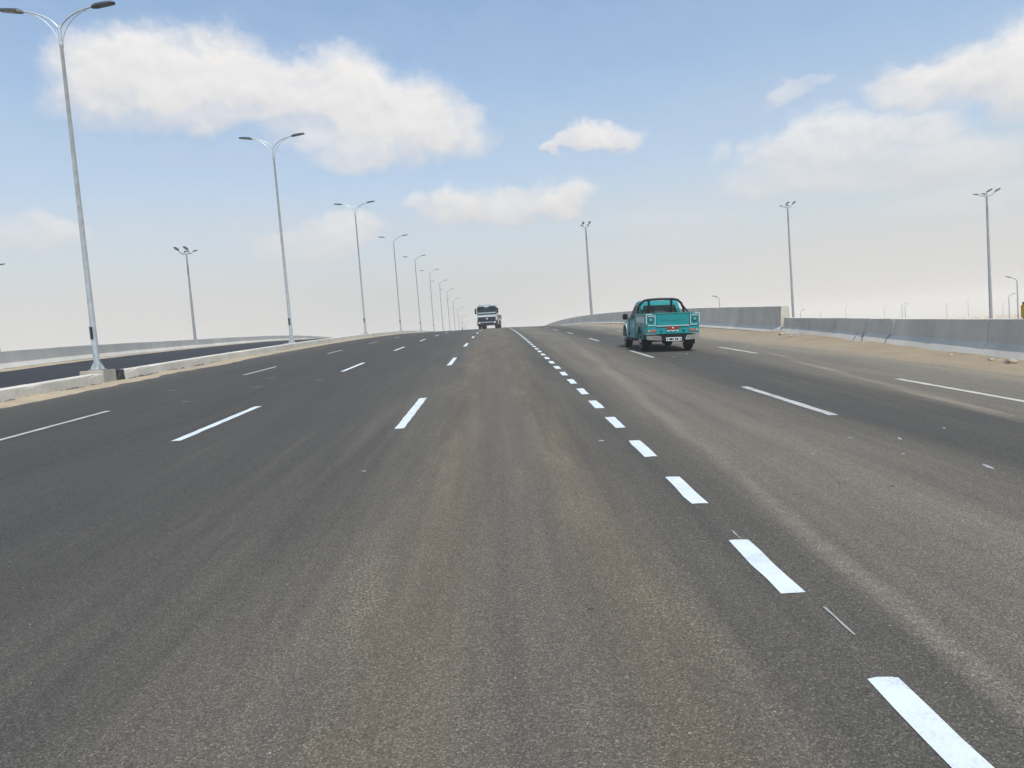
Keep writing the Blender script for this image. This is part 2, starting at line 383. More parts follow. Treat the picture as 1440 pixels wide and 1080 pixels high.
def sandmat(name, c0, c1, c2):
    m_, n, b = newmat(name)
    pos = n.add('ShaderNodeNewGeometry').outputs['Position']
    a = n.noise(pos, 0.9, 5.0, 0.6); f = n.noise(pos, 14.0, 5.0, 0.7)
    c = n.mix(n.rng(a, 0.3, 0.7), c0, c1); c = n.mix(n.rng(f, 0.5, 0.8), c, c2)
    n.put(b.inputs['Base Color'], c); b.inputs['Roughness'].default_value = 0.95; b.inputs['Specular IOR Level'].default_value = 0.1
    bp = n.add('ShaderNodeBump'); bp.inputs['Strength'].default_value = 0.5; bp.inputs['Distance'].default_value = 0.02
    n.put(bp.inputs['Height'], f); n.l.new(bp.outputs[0], b.inputs['Normal'])
    return m_
M_SAND = sandmat('sand_drifted', (.31, .25, .175), (.26, .21, .15), (.20, .165, .125))
M_SAND_L = sandmat('sand_pale', (.42, .34, .24), (.33, .27, .195), (.24, .20, .155))
M_DESERT = sandmat('desert_sand', (.50, .41, .30), (.42, .34, .25), (.38, .32, .25))
M_STONE = simple('stone', (.34, .29, .23), 0.9, var=.3, bump=.5)
M_GALV = simple('galvanised_steel', (.50, .53, .55), 0.42, 0.55, .12, 5.0)
M_GALV2 = simple('painted_grey_steel', (.27, .29, .31), 0.5, 0.3, .12, 3.0)
M_HEAD = simple('lamp_housing', (.050, .062, .072), 0.45, 0.2, .2, 8.0)
M_LAMPLENS = simple('luminaire_glass', (.13, .135, .13), 0.35, 0.0, .1, 20.0)
M_LENS = simple('lamp_lens', (.55, .56, .52), 0.25, 0.0, .1, 20.0)
M_DARK = simple('dark_opening', (.018, .02, .022), 0.8)
M_BOLT = simple('bolt_steel', (.25, .25, .25), 0.5, 0.8)

# ---------------------------------------------------------------- setting: desert, roads
def desert_z(x, y):
    r_ = math.hypot(x, y)
    z_ = -7.0 + 0.5*mnoise.noise(Vector((x*.02, y*.02, 0))) + 0.18*mnoise.noise(Vector((x*.09, y*.09, 3)))
    z_ += 1.6*math.exp(-((r_-425)/26.0)**2)*(0.75+0.5*mnoise.noise(Vector((x*.012, y*.012, 7))))
    if r_ > 450: z_ -= min(26.0, 0.024*(r_-450))
    return z_
def terr(x, y):
    zt = desert_z(x, y)
    if Y0-4 < y < Y1+4:
        xr = (low_x(y) if y < 36 else tall_x(y)) + 1.0; xl = wall_x(y) - 0.9
        if xl < x < xr: return min(zt, gz(x, y)-0.6) if prof(y) < -6 else gz(x, y) - 0.6
        if x >= xr: return max(zt, gz(xr, y) - 0.22 - (x-xr)/1.7)
        return max(zt, wz(y) - 0.22 - (xl-x)/1.7)
    return zt
def axis_pts(lo, hi, step, far):
    a = list(np.arange(lo, hi+.1, step)); s_ = step
    while a[-1] < far: s_ *= 1.22; a.append(a[-1]+s_)
    s_ = step; b_ = []
    q_ = lo
    while q_ > -far: s_ *= 1.22; q_ -= s_; b_.append(q_)
    return b_[::-1]+a
gx = axis_pts(-76, 60, 2.0, 3000); gy = axis_pts(-165, 480, 6.0, 3000)
vs = [(x, y, terr(x, y)) for y in gy for x in gx]; nx = len(gx)
fs = [(j*nx+i, j*nx+i+1, (j+1)*nx+i+1, (j+1)*nx+i) for j in range(len(gy)-1) for i in range(nx-1)]
mb = MB(); mb.v = vs; mb.f = fs
ground = mb.build('ground', M_DESERT, smooth=True, kind='structure')

def sheet(name, xs_fun, zf, mat, y0=Y0, y1=Y1, step=3.0):
    mb = MB(); ys = np.arange(y0, y1+.01, step); n = None
    for y in ys:
        xs = xs_fun(y); n = len(xs)
        mb.v += [(x, y, zf(x, y)) for x in xs]
    for j in range(len(ys)-1):
        for i in range(n-1): mb.f.append((j*n+i, j*n+i+1, (j+1)*n+i+1, (j+1)*n+i))
    return mb.build(name, mat, kind='structure')
road = sheet('road', lambda y: [XK-.2, -10, -6, -2, XD, 6, 10, (low_x(y) if y < 36 else tall_x(y))+.35], gz, M_ROAD)
def lz(x, y):
    xa = XK-KW+.15; xb = wall_x(y); f_ = (x-xa)/(xb-xa)
    return gz(xa, y)*(1-f_) + wz(y)*f_ - 0.01
sheet('far_carriageway', lambda y: [XK-KW+.15+(wall_x(y)-.25-(XK-KW+.15))*k/5 for k in range(6)], lz, M_ROAD2)

# painted lane lines, every dash its own piece
def dash(xc, y0, y1, w, mat, name='lane_dash', jag=0.008, skew=0.0, zf=gz):
    mb = MB(); n = max(3, int((y1-y0)/0.22)); rr_ = random.Random(int(xc*977+y0*131))
    nn = n+1; cols = 4
    for i in range(nn):
        y = y0+(y1-y0)*i/n
        l_ = -w/2+rr_.uniform(-jag, jag); r_ = w/2+rr_.uniform(-jag, jag)
        for k in range(cols):
            xx = l_+(r_-l_)*k/(cols-1); e_ = 0
            if i in (0, n): e_ = rr_.uniform(-jag, jag)*1.5
            yy = y+e_+skew*xx
            mb.v.append((xc+xx, yy, zf(xc+xx, yy)+0.004))
    for i in range(n):
        for k in range(cols-1): mb.f.append((i*cols+k, i*cols+k+1, (i+1)*cols+k+1, (i+1)*cols+k))
    return mb.build(name, mat, road)
for k in range(-6, 64): dash(1.63, 3.27-1.0+2.0*k, 3.27+2.0*k, 0.145, M_PAINT)
for k in range(-2, 11):
    P_ = 12.75
    dash(-1.60, 11.43+P_*k, 15.3+P_*k, 0.15, M_PAINT)
    dash(-5.10, 11.6+P_*k, 15.65+P_*k, 0.15, M_PAINT)
    dash(-8.70, 12.85+P_*k, 16.6+P_*k, 0.13, M_PAINT_OLD)
    dash(4.80+.005*max(0, k)*P_, 10.65+12.6*k, 14.55+12.6*k, 0.14, M_PAINT_OLD)
    dash(8.05+.012*max(0, k)*P_, 10.9+12.5*k, 14.9+12.5*k, 0.14, M_PAINT_CREAM)
# flecks and scrapes of old paint
def fleck(x, y, a, b, ang, mat):
    mb = MB(); n = 11; rr_ = random.Random(int(x*331+y*77)); ca, sa = math.cos(ang), math.sin(ang)
    for k in range(n):
        th = 2*math.pi*k/n; s_ = rr_.uniform(.55, 1.1); u_, v_ = a*s_*math.cos(th), b*s_*math.sin(th)
        X, Y = x+u_*ca-v_*sa, y+u_*sa+v_*ca; mb.v.append((X, Y, gz(X, Y)+.004))
    mb.f.append(tuple(range(n))); return mb.build('paint_fleck', mat, road)
for x, y, a, b, an in [(4.72, 8.74, .13, .035, 1.2), (4.74, 7.16, .16, .05, 1.35), (4.2, 8.9, .07, .03, .4), (5.6, 9.3, .10, .02, 1.2), (4.3, 7.9, .05, .03, 1), (5.9, 8.1, .09, .02, 1.3),
    (3.4, 8.1, .06, .02, .4), (3.2, 6.9, .12, .012, .5), (-1.63, 8.46, .05, .04, 0), (1.23, 9.4, .05, .07, .3), (-7.4, 17.6, .2, .05, .2), (-6.6, 20.4, .22, .06, .3), (-5.2, 21.5, .25, .07, 0.1), (-7.2, 23.5, .3, .05, 0.5),
    (-9.2, 21.0, .18, .05, .2), (6.2, 24.3, .25, .06, 1.2), (5.5, 23.2, .2, .05, 1), (6.9, 40, .5, .2, .6), (2.9, 44, .7, .25, .3)]:
    fleck(x, y, a*.75, b*.7, an, M_FLECK)
dash(1.72, 3.70, 4.06, 0.012, M_FLECK, 'paint_scrape', jag=.003, skew=-.6)
dash(1.66, 5.30, 5.50, 0.010, M_FLECK, 'paint_scrape', jag=.003)

# drifted sand along both edges
def drift(name, xin, width, hgt, y0, y1, step=0.5, sgn=1, seed=0, zf=gz, mat=M_SAND):
    """xin(y): line at the concrete; sand spreads sgn*width towards the road"""
    mb = MB(); ys = np.arange(y0, y1, step); nc = 9
    for y in ys:
        nw = mnoise.noise(Vector((seed, y*.22, 0)))*.45 + mnoise.noise(Vector((seed+5, y*.9, 0)))*.25 + mnoise.noise(Vector((seed+9, y*2.6, 0)))*.12
        wd = max(.12, width(y)*(1+nw)); hh = hgt(y)*(1+.8*mnoise.noise(Vector((seed+2, y*.35, 4))))
        for k in range(nc):
            s_ = k/(nc-1); x = xin(y)+sgn*wd*s_
            hz = max(0.0, hh)*(1-s_)**1.7 + .012*mnoise.noise(Vector((x*3, y*2.2, seed)))*(1-s_)
            mb.v.append((x, y, zf(x, y)+max(.006*(1-s_), hz)+(.004 if k < nc-1 else -.006)))
    for j in range(len(ys)-1):
        for k in range(nc-1): mb.f.append((j*nc+k, j*nc+k+1, (j+1)*nc+k+1, (j+1)*nc+k))
    o = mb.build(name, mat, smooth=True, kind='stuff'); return o
d1 = drift('sand_drift', lambda y: XK-.02, lambda y: .80 if y < 40 else 0.6, lambda y: .06, -30, 200, .25, 1, 1, mat=M_SAND_L)
d1['label'] = 'thin tan sand drift along the foot of the pale median kerb'
d2 = drift('sand_drift', lambda y: (low_x(y) if y < 34.8 else tall_x(y))+.12, lambda y: lerp(y, [0, 14, 30, 60, 120], [1.5, 1.45, 1.3, 1.1, .9]), lambda y: lerp(y, [0, 17, 24, 33, 40, 60], [.08, .09, .12, .2, .13, .1]), -30, 200, .4, -1, 11)
d2['label'] = 'broad tan sand drift along the foot of the grey roadside barriers'
d3 = drift('sand_drift', lambda y: wall_x(y)-.1, lambda y: .5, lambda y: .08, -20, 200, .8, 1, 21, lz, M_SAND_L)
d3['label'] = 'narrow pale sand drift at the foot of the far wall'

# ---------------------------------------------------------------- median kerb
kerb = thing('median_kerb', 'low pale concrete kerb wall dividing the two carriageways', 'kerb', (XK-KW/2, 0, gz(XK, 0)))
KO = Vector(kerb.location)
LAMP_Y = [25.55, 49.9, 78.3, 107.6, 136.4, 165.2, 194, 222.8, 251.6, 280.4, 309.2, 338]
def kerb_block(y0, y1, h=0.38, x0=XK-KW, x1=XK, mat=M_KERB, seed=0):
    rr_ = random.Random(seed); mb = MB(); n = max(3, int((y1-y0)/.45)); o_ = rr_.uniform(-.012, .012)
    prof_ = [(x1+.012, -.3), (x1, h*.75), (x1-.004, h-.025), (x1-.022, h), (x0+.022, h), (x0+.004, h-.02), (x0, -.3)]
    m_ = len(prof_)
    for i in range(n+1):
        y = y0+(y1-y0)*i/n
        for k, (px_, pz) in enumerate(prof_):
            j = 0 if k in (0, m_-1) else rr_.uniform(-.003, .003)
            if k in (2, 3) and rr_.random() < .07: j -= rr_.uniform(.01, .03)
            mb.v.append((px_+o_+j*.6, y, gz(px_, y)+pz+j))
    for i in range(n):
        for k in range(m_): mb.f.append((i*m_+k, i*m_+(k+1) % m_, (i+1)*m_+(k+1) % m_, (i+1)*m_+k))
    mb.f.append(tuple(range(m_))); mb.f.append(tuple(n*m_+k for k in range(m_))[::-1])
    return mb.build('kerb_block', mat, kerb, offset=KO)
cuts = []
edges = [-38, -29.6, -21.2, -12.8, -4.4, 4.2, 12.9, 21.7, 24.1, 25.13]
for a, b in zip(edges[:-1], edges[1:]): kerb_block(a+.012, b-.012, seed=int(a*10)+500)
edges = [26.55, 36.2]
while edges[-1] < 335: edges.append(edges[-1]+8.7)
for a, b in zip(edges[:-1], edges[1:]): kerb_block(a+.012, b-.012, seed=int(a*10)+500)

for ya, yb_ in ((17.0, 20.5), (20.9, 23.9), (24.3, 25.0), (26.7, 31.6), (32.0, 36.0)):  # jagged dark strips standing in for the shadow along the kerb foot
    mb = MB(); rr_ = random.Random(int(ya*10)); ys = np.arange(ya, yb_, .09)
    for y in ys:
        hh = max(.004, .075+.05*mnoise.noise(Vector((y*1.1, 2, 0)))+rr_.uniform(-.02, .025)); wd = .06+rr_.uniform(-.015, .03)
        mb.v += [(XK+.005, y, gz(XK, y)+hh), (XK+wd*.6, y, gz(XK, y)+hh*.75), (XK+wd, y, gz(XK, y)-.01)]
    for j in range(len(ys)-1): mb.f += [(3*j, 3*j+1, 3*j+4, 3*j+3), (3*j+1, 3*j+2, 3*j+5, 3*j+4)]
    mb.build('gap_shade_strip', M_GAP_SHADE, kerb, offset=KO)
# ---------------------------------------------------------------- double-arm street lamps on the median
def lamp_head(mb_name, parent, p, sgn, ax='x', L_=0.86, w=0.30, tilt=0.14):
    """flat LED luminaire from p outwards along +-x (or y)"""
    mb = MB(); secs = [(0, .07, .05), (.10, .12, .075), (.16, w/2, .10), (.55, w/2, .085), (.80, w/2*.86, .055), (L_, w/2*.62, .03)]
    rot = (lambda s_, a, b: (p[0]+sgn*s_, p[1]+a, p[2]+b)) if ax == 'x' else (lambda s_, a, b: (p[0]+a, p[1]+sgn*s_, p[2]+b))
    rows = []
    for s_, hw, th in secs:
        zc = s_*tilt; i = len(mb.v)
        mb.v += [rot(s_, -hw, zc-.02), rot(s_, hw, zc-.02), rot(s_, hw*.9, zc+th*.6), rot(s_, hw*.5, zc+th), rot(s_, -hw*.5, zc+th), rot(s_, -hw*.9, zc+th*.6)]
        rows.append(i)
    for a, b in zip(rows[:-1], rows[1:]):
        for k in range(6): mb.f.append((a+k, a+(k+1) % 6, b+(k+1) % 6, b+k))
    mb.f.append(tuple(rows[0]+k for k in range(6))); mb.f.append(tuple(rows[-1]+k for k in range(6)))
    h_ = mb.build(mb_name, M_HEAD, parent)
    ml = MB(); a0, a1 = .28, .74
    ml.hexa([rot(a0, -w*.36, a0*tilt-.032), rot(a1, -w*.33, a1*tilt-.032), rot(a1, w*.33, a1*tilt-.032), rot(a0, w*.36, a0*tilt-.032),
             rot(a0, -w*.36, a0*tilt-.018), rot(a1, -w*.33, a1*tilt-.018), rot(a1, w*.33, a1*tilt-.018), rot(a0, w*.36, a0*tilt-.018)])
    ml.build('lens', M_LAMPLENS, h_)
    return h_
HL = 12.9
def make_lamp():
    t_ = thing('street_lamp', 'x', 'street lamp', (0, 0, 0), 'double-arm street lamps along the median')
    MB().lathe([(0.02, .115), (1.2, .112), (1.25, .108), (HL-.8, .062), (HL-.78, .078), (HL-.66, .078), (HL-.64, .058), (HL, .05)], 18, 'z').build('pole', M_GALV, t_, smooth=True)
    bp = MB().box(-.22, .22, -.22, .22, 0.0, .025).build('base_plate', M_GALV, t_)
    for k in range(4):
        a = math.pi/4+k*math.pi/2; c_, s_ = math.cos(a), math.sin(a)
        nrm = Vector((-s_, c_, 0))*.008; d_ = Vector((c_, s_, 0))
        p = [d_*.10+Vector((0, 0, .02)), d_*.25+Vector((0, 0, .02)), d_*.25+Vector((0, 0, .05)), d_*.10+Vector((0, 0, .34))]
        MB().hexa([q-nrm for q in p]+[q+nrm for q in p]).build('gusset', M_GALV, bp)
        q = Vector((math.copysign(.17, c_), math.copysign(.17, s_), 0))
        MB().lathe([(.02, .022), (.055, .022), (.06, .012), (.10, .012)], 8, 'z', q).build('bolt', M_BOLT, bp)
    ht = MB().box(-.055-.02, .055-.02, -.125, -.095, 1.18, 1.64).build('hatch', M_DARK, t_)
    MB().box(-.075-.02, -.057-.02, -.122, -.07, 1.15, 1.67).box(.057-.02, .075-.02, -.122, -.07, 1.15, 1.67).build('hatch_frame', M_GALV, ht)
    for s_ in (-1, 1):
        arm = []; br = []
        for k in range(11):
            u_ = k/10; an = u_*math.radians(74)
            arm.append((s_*(.04+1.30*(u_*.30+.70*(1-math.cos(an))/(1-math.cos(math.radians(74))))), 0, HL-.10+.70*math.sin(an)/math.sin(math.radians(74))))
            br.append((s_*(.05+1.02*(u_*.22+.78*(1-math.cos(an))/(1-math.cos(math.radians(74))))), 0, HL-.72+1.22*math.sin(an)/math.sin(math.radians(74))))
        am = MB().tube(arm, .032, 10).build('arm', M_GALV, t_, smooth=True)
        MB().tube(br, .018, 8).build('brace', M_GALV, am, smooth=True)
        lamp_head('lamp_head', t_, (s_*1.27, 0, HL+.57), s_)
    return t_
proto = make_lamp()
lamp_labels = ['double-arm street lamp standing on a square concrete footing beside a black tar patch',
 'double-arm street lamp next along the median after the one on the square footing',
 'third double-arm street lamp along the median, two posts past the square footing',
 'fourth double-arm street lamp along the median, three posts past the square footing',
 'fifth double-arm street lamp along the median, four posts past the square footing',
 'sixth double-arm street lamp along the median, at the road crest']
for i, y in enumerate(LAMP_Y):
    o = proto if i == 0 else copy_tree(proto)
    xl = XK-.40; o.location = (xl, y, gz(xl, y)+(.49 if i == 0 else .40))
    o.scale = (.885,)*3 if i == 0 else (1, 1, 1)
    if i: o.rotation_euler = (random.uniform(-.005, .005), random.uniform(-.005, .005), random.uniform(-.06, .06))
    o['label'] = lamp_labels[i] if i < 6 else 'hazy double-arm street lamp with its foot hidden beyond the road crest'
    if i:  # footing behind the kerb line
        f_ = MB().box(-.42, .02, -.4, .4, -.6, 0.0)
        fo = f_.build('lamp_footing', M_PED, None, (xl-.02, y, gz(xl, y)+.398)); 
        tag(fo, 'concrete footing block under the '+('second', 'third', 'fourth', 'fifth', 'sixth')[i-1]+' median street lamp' if i < 6 else 'concrete footing block under a hazy lamp beyond the crest', 'footing', 'lamp footings along the median')
ft = thing('lamp_footing', 'square grey concrete footing with black tar smear under the lamp with the short kerb piece', 'footing', (XK-.41, 25.55, gz(XK, 25.55)), 'lamp footings along the median')
FO = Vector(ft.location)
MB().box(-.40, .40, -.40, .42, -.5, .485).build('block', M_PED, ft, bevel=.02)
rr_ = random.Random(3)
mb = MB(); n = 7
pts = []
for i in range(n):
    for k in range(5):
        zz = -.1+.50*k/4; pts.append((.385-.0+rr_.uniform(-.02, .03), .42+.57*i/(n-1)+rr_.uniform(-.04, .04)*(0 < i < n-1), zz+.02+rr_.uniform(-.03, .03)))
mb.v = pts + [(p[0]-.45, p[1], p[2]) for p in pts]
q = len(pts)
for i in range(n-1):
    for k in range(4):
        a = i*5+k; mb.f += [(a, a+5, a+6, a+1), (q+a, q+a+1, q+a+6, q+a+5)]
    mb.f.append((i*5+4, i*5+9, q+i*5+9, q+i*5+4)); mb.f.append((i*5, q+i*5, q+i*5+5, i*5+5))
for k in range(4): mb.f += [(k, k+1, q+k+1, q+k), ((n-1)*5+k, q+(n-1)*5+k, q+(n-1)*5+k+1, (n-1)*5+k+1)]
mb.build('tar_patch', M_TAR, ft)

# ---------------------------------------------------------------- concrete barriers
def bar_seg(parent, name, mat, y0, y1, xf, zf, H, prof_, sgn=1, n=4, seed=0, off=None):
    """profile points (inset from road foot, height fraction or metres)"""
    rr_ = random.Random(seed); mb = MB(); m_ = len(prof_); jx = rr_.uniform(-.012, .012); jz = rr_.uniform(-.008, .008)
    for i in range(n+1):
        y = y0+(y1-y0)*i/n; hh = H(y)
        for (ix, iz) in prof_:
            x = xf(y)+sgn*(ix)+jx; z = zf(xf(y), y)+(iz if iz < .5 else iz-1+hh)+jz + (rr_.uniform(-.006, .006) if iz > .5 else 0)
            mb.v.append((x, y, z))
    for i in range(n):
        for k in range(m_): mb.f.append((i*m_+k, i*m_+(k+1) % m_, (i+1)*m_+(k+1) % m_, (i+1)*m_+k))
    mb.f.append(tuple(range(m_))); mb.f.append(tuple(n*m_+k for k in range(m_))[::-1])
    return mb.build(name, mat, parent, offset=off)
LOWP = [(0, -.3), (0, .07), (.26, .40), (.31, 1.0), (.57, 1.0), (.62, .40), (.88, .07), (.88, -.3)]
def lowH(y): return lerp(y, [-40, 17, 22, 30, 36], [1.0, 1.0, .93, .85, .80])
lb = thing('concrete_barrier', 'weathered low grey concrete barrier with cracked joints behind the sand strip', 'barrier', (low_x(10), 10, gz(low_x(10), 10)))
LO = Vector(lb.location)
cutsL = [-38+2.62*k for k in range(20)]
cutsL = [c for c in cutsL if c < 16] + [16.4, 18.8, 21.45, 24.2, 26.2, 28.9, 31.6, 34.7]
for i, (a, b) in enumerate(zip(cutsL[:-1], cutsL[1:])):
    g0 = .045 if abs(b-26.2) < .01 else .018
    bar_seg(lb, 'barrier_segment', M_BAR2 if i % 3 else M_BAR, a+.008, b-g0, low_x, gz, lowH, LOWP, 1, 3, i+40, LO)
# pale mortar strip and cracks at the repaired joint
def strip(parent, y0, y1, mat, name, off, lo=.38, hi=1.0, out=.006, lean=0.0):
    mb = MB()
    for y in (y0, y1):
        for (ix, iz) in ((.26, lo), (.31, hi)):
            f_ = (iz-lo)/(hi-lo); yy = y+lean*f_
            mb.v.append((low_x(yy)+ix-out-.012, yy, gz(low_x(yy), yy)+(iz if iz < .5 else iz-1+lowH(yy)-.004)))
            mb.v.append((low_x(yy)+ix+.05, yy, gz(low_x(yy), yy)+(iz if iz < .5 else iz-1+lowH(yy)-.004)))
    v_ = mb.v; mb.f = [(0, 2, 6, 4), (1, 5, 7, 3), (0, 1, 3, 2), (4, 6, 7, 5), (2, 3, 7, 6), (0, 4, 5, 1)]
    return mb.build(name, mat, parent, offset=off)
strip(lb, 25.72, 26.14, M_PATCH, 'mortar_patch', LO)
strip(lb, 23.95, 24.15, M_PATCH, 'mortar_patch', LO, .4, .97)
for yc, sl in ((26.30, .5), (26.75, .1), (24.25, .1)):
    mb = MB(); rr_ = random.Random(int(yc*10))
    for k in range(5):
        s_ = k/4; yy = yc+sl*.8*(1-s_)*-1+rr_.uniform(-.02, .02); wd = .022*(1-.6*s_); ix = lerp(s_, [0, .4, 1], [.02, .12, .26]); iz = lerp(s_, [0, .4, 1], [.09, .215, .40])
        for q_ in (-wd, wd): mb.v.append((low_x(yy)+ix-.016, yy+q_, gz(low_x(yy), yy)+iz+.01))
    n0 = len(mb.v); mb.v += [(x+.03, y, z-.02) for x, y, z in mb.v]
    for k in range(4): mb.f += [(2*k, 2*k+1, 2*k+3, 2*k+2), (n0+2*k, n0+2*k+2, n0+2*k+3, n0+2*k+1)]
    mb.build('crack', M_TAR, lb, offset=LO)
TALLP = [(0, -.3), (0, .16), (.26, .44), (.33, 1.0), (.69, 1.0), (.76, .44), (1.02, .16), (1.02, -.3)]
tb = thing('concrete_barrier', 'smooth taller grey concrete bridge barrier running up to the crest', 'barrier', (tall_x(35), 34.9, gz(tall_x(35), 34.9)))
TO = Vector(tb.location); cutsT = [34.9, 41.7]
while cutsT[-1] < 240: cutsT.append(cutsT[-1]+6.4)
for i, (a, b) in enumerate(zip(cutsT[:-1], cutsT[1:])):
    bar_seg(tb, 'barrier_segment', M_BAR, a+.02, b-.02, tall_x, gz, lambda y: 1.36, TALLP, 1, 3, i+90, TO)
MB().box(.02, .70, -.045, .01, -.2, .30).build('end_cap', M_PATCH, tb)
LWP = [(0, -.3), (0, .08), (.20, .30), (.24, 1.0), (.44, 1.0), (.50, .30), (.66, .10), (.66, -.3)]
lw = thing('concrete_wall', 'long pale grey concrete parapet beyond the dark far carriageway', 'wall', (wall_x(30), 30, wz(30)))
WO = Vector(lw.location); cutsW = [-38.0]
while cutsW[-1] < 250: cutsW.append(cutsW[-1]+6.0)
for i, (a, b) in enumerate(zip(cutsW[:-1], cutsW[1:])):
    bar_seg(lw, 'wall_segment', M_WALL, a+.006, b-.006, wall_x, lambda x, y: wz(y), lambda y: .84, LWP, -1, 3, i+190, WO)

# ---------------------------------------------------------------- four-head lamps beyond the barriers
def quad_lamp(px, py, y, label, rz=0, k=1.0):
    p = at_y(px, py, y); zb = terr(p[0], p[1])-.05; H_ = p[2]-zb
    t_ = thing('roadside_lamp', label, 'lamp post', (p[0], p[1], zb), 'four-head lamp posts beyond the barriers', rz)
    MB().lathe([(0, .3*k), (.03, .3*k), (.035, .22*k), (H_-.3, .11*k), (H_, .10*k)], 14, 'z').build('pole', M_GALV2, t_, smooth=True)
    MB().tube([(-.43, 0, H_), (.43, 0, H_)], .05, 8).build('crossbar', M_GALV2, t_)
    for sx in (-1, 1):
        for sy in (-1, 1):
            ar = [(sx*.40, 0, H_), (sx*.42, sy*.2, H_+.04), (sx*.45, sy*.55, H_+.17), (sx*.47, sy*.80, H_+.30)]
            MB().tube(ar, .035, 8).build('arm', M_GALV2, t_, smooth=True)
            lamp_head('lamp_head', t_, (sx*.47, sy*.77, H_+.30), sy, 'y', .80, .32, .25)
    return t_
quad_lamp(823.5, 319, 112, 'four-head grey lamp post rising behind the far bend of the tall barrier')
quad_lamp(1107.5, 291.5, 108, 'four-head grey lamp post behind the end of the tall barrier')
quad_lamp(1387.5, 275.5, 86, 'four-head grey lamp post behind the low cracked barrier')
quad_lamp(262, 357, 78, 'four-head grey lamp post behind the pale parapet of the far carriageway', k=.7)
quad_lamp(-16, 377, 72, 'four-head lamp post of which only a lamp tip shows above the far parapet')
# single-arm lamps on lower ground
def arm_lamp(px, py, y, sgn, label, r_=.07, reach=1.5, ax='x', double=False):
    p = at_y(px, py, y); zb = terr(p[0], p[1])-.05; H_ = max(5.0, p[2]-zb)
    t_ = thing('arm_lamp', label, 'lamp post', (p[0], p[1], zb), 'single-arm lamp posts on the low ground')
    pts = [(0, 0, 0), (0, 0, H_-1.5), (0, 0, H_-.8), (sgn*.08*reach, 0, H_-.35), (sgn*.35*reach, 0, H_-.08), (sgn*reach, 0, H_+.12)]
    MB().tube(pts, [r_*1.5, r_, r_*.9, r_*.8, r_*.7, r_*.6], 8).build('pole', M_GALV2, t_, smooth=True)
    lamp_head('lamp_head', t_, (sgn*(reach-.05), 0, H_+.10), sgn, 'x', .9, .34, .3)
    return t_
arm_lamp(1011.5, 418.5, 120, -1, 'curved single-arm lamp peeping over the tall barrier', .06, .35)
arm_lamp(1125.5, 437.5, 190, 1, 'small curved lamp just right of the tall barrier end', .07, .35)
arm_lamp(1430, 391, 112, -1, 'single-arm lamp post beside the yellow canister', .08, .9)
arm_lamp(1418.5, 415, 170, 1, 'lamp with arm turned away from its neighbour near the yellow canister', .09, .8)
arm_lamp(1268, 427.5, 290, 1, 'hazy lamp, one of a close pair beyond the low barrier', .11, 1.2)
arm_lamp(1272.5, 428.5, 300, 1, 'hazy shorter lamp, other of the close pair beyond the low barrier', .11, .6)
for px, py, y in [(1189, 432, 400), (1243, 431, 430), (1331, 428, 380), (1361, 421, 400), (1410, 427, 420), (1154, 437, 430)]:
    arm_lamp(px, py, y, 1, 'faint far lamp post fading into the haze over the desert', .10, .8)
# pale blocks along the low bank far off
for k in range(15):
    px = 1196+k*15.5+random.uniform(-5, 5); az_ = ray(px, 440); s_ = 408/math.hypot(az_[0], az_[1])
    X, Y = az_[0]*s_+random.uniform(-6, 6), az_[1]*s_+random.uniform(-6, 6); b_ = random.uniform(.7, 1.4)
    mb = MB().hexa([(-b_*1.3, -.5, -.3), (b_*1.3, -.5, -.3), (b_*1.3, .5, -.3), (-b_*1.3, .5, -.3), (-b_*1.1, -.3, b_*.7), (b_*1.1, -.3, b_*.7), (b_*1.1, .3, b_*.7), (-b_*1.1, .3, b_*.7)])
    o = mb.build('roadside_block', M_KERB, None, (X, Y, terr(X, Y)), bevel=.06); o.rotation_euler.z = random.uniform(-.5, .5)
    tag(o, 'pale concrete block on the far sandy bank', 'block', 'pale blocks on the far bank')

# stones lying in the sand by the barrier
for i, (px, py, s_) in enumerate([(1106, 473, .11), (1113, 477, .07), (1118, 475.5, .06), (1092, 474, .05), (1402, 509, .07), (1418, 513, .12), (1395, 511, .05), (1330, 500, .05), (1128, 479, .05), (1206, 487, .06)]):
    yy = {1106: 33.6, 1113: 31.4, 1118: 32, 1092: 33.6, 1402: 17.7, 1418: 16.8, 1395: 17.5, 1330: 19.5, 1128: 29.5, 1206: 25.2}[px]
    X = low_x(yy)-.25-.08*(i % 3)
    bm = bmesh.new(); bmesh.ops.create_icosphere(bm, subdivisions=2, radius=s_)
    for v in bm.verts: v.co *= 1+.45*mnoise.noise(v.co*14+Vector((i*7, 0, 0))); v.co.z *= .65; v.co.y *= 1.3
    me = bpy.data.meshes.new('stone'); bm.to_mesh(me); bm.free(); me.materials.append(M_STONE)
    o = bpy.data.objects.new('stone', me); COL.objects.link(o)
    hz = lerp(yy, [0, 17, 24, 33, 40], [.08, .09, .12, .2, .13])*.45
    o.location = (X, yy, gz(X, yy)+hz+s_*.25); tag(o, 'small brown stone in the sand at the foot of the low barrier', 'stone', 'stones by the low barrier')

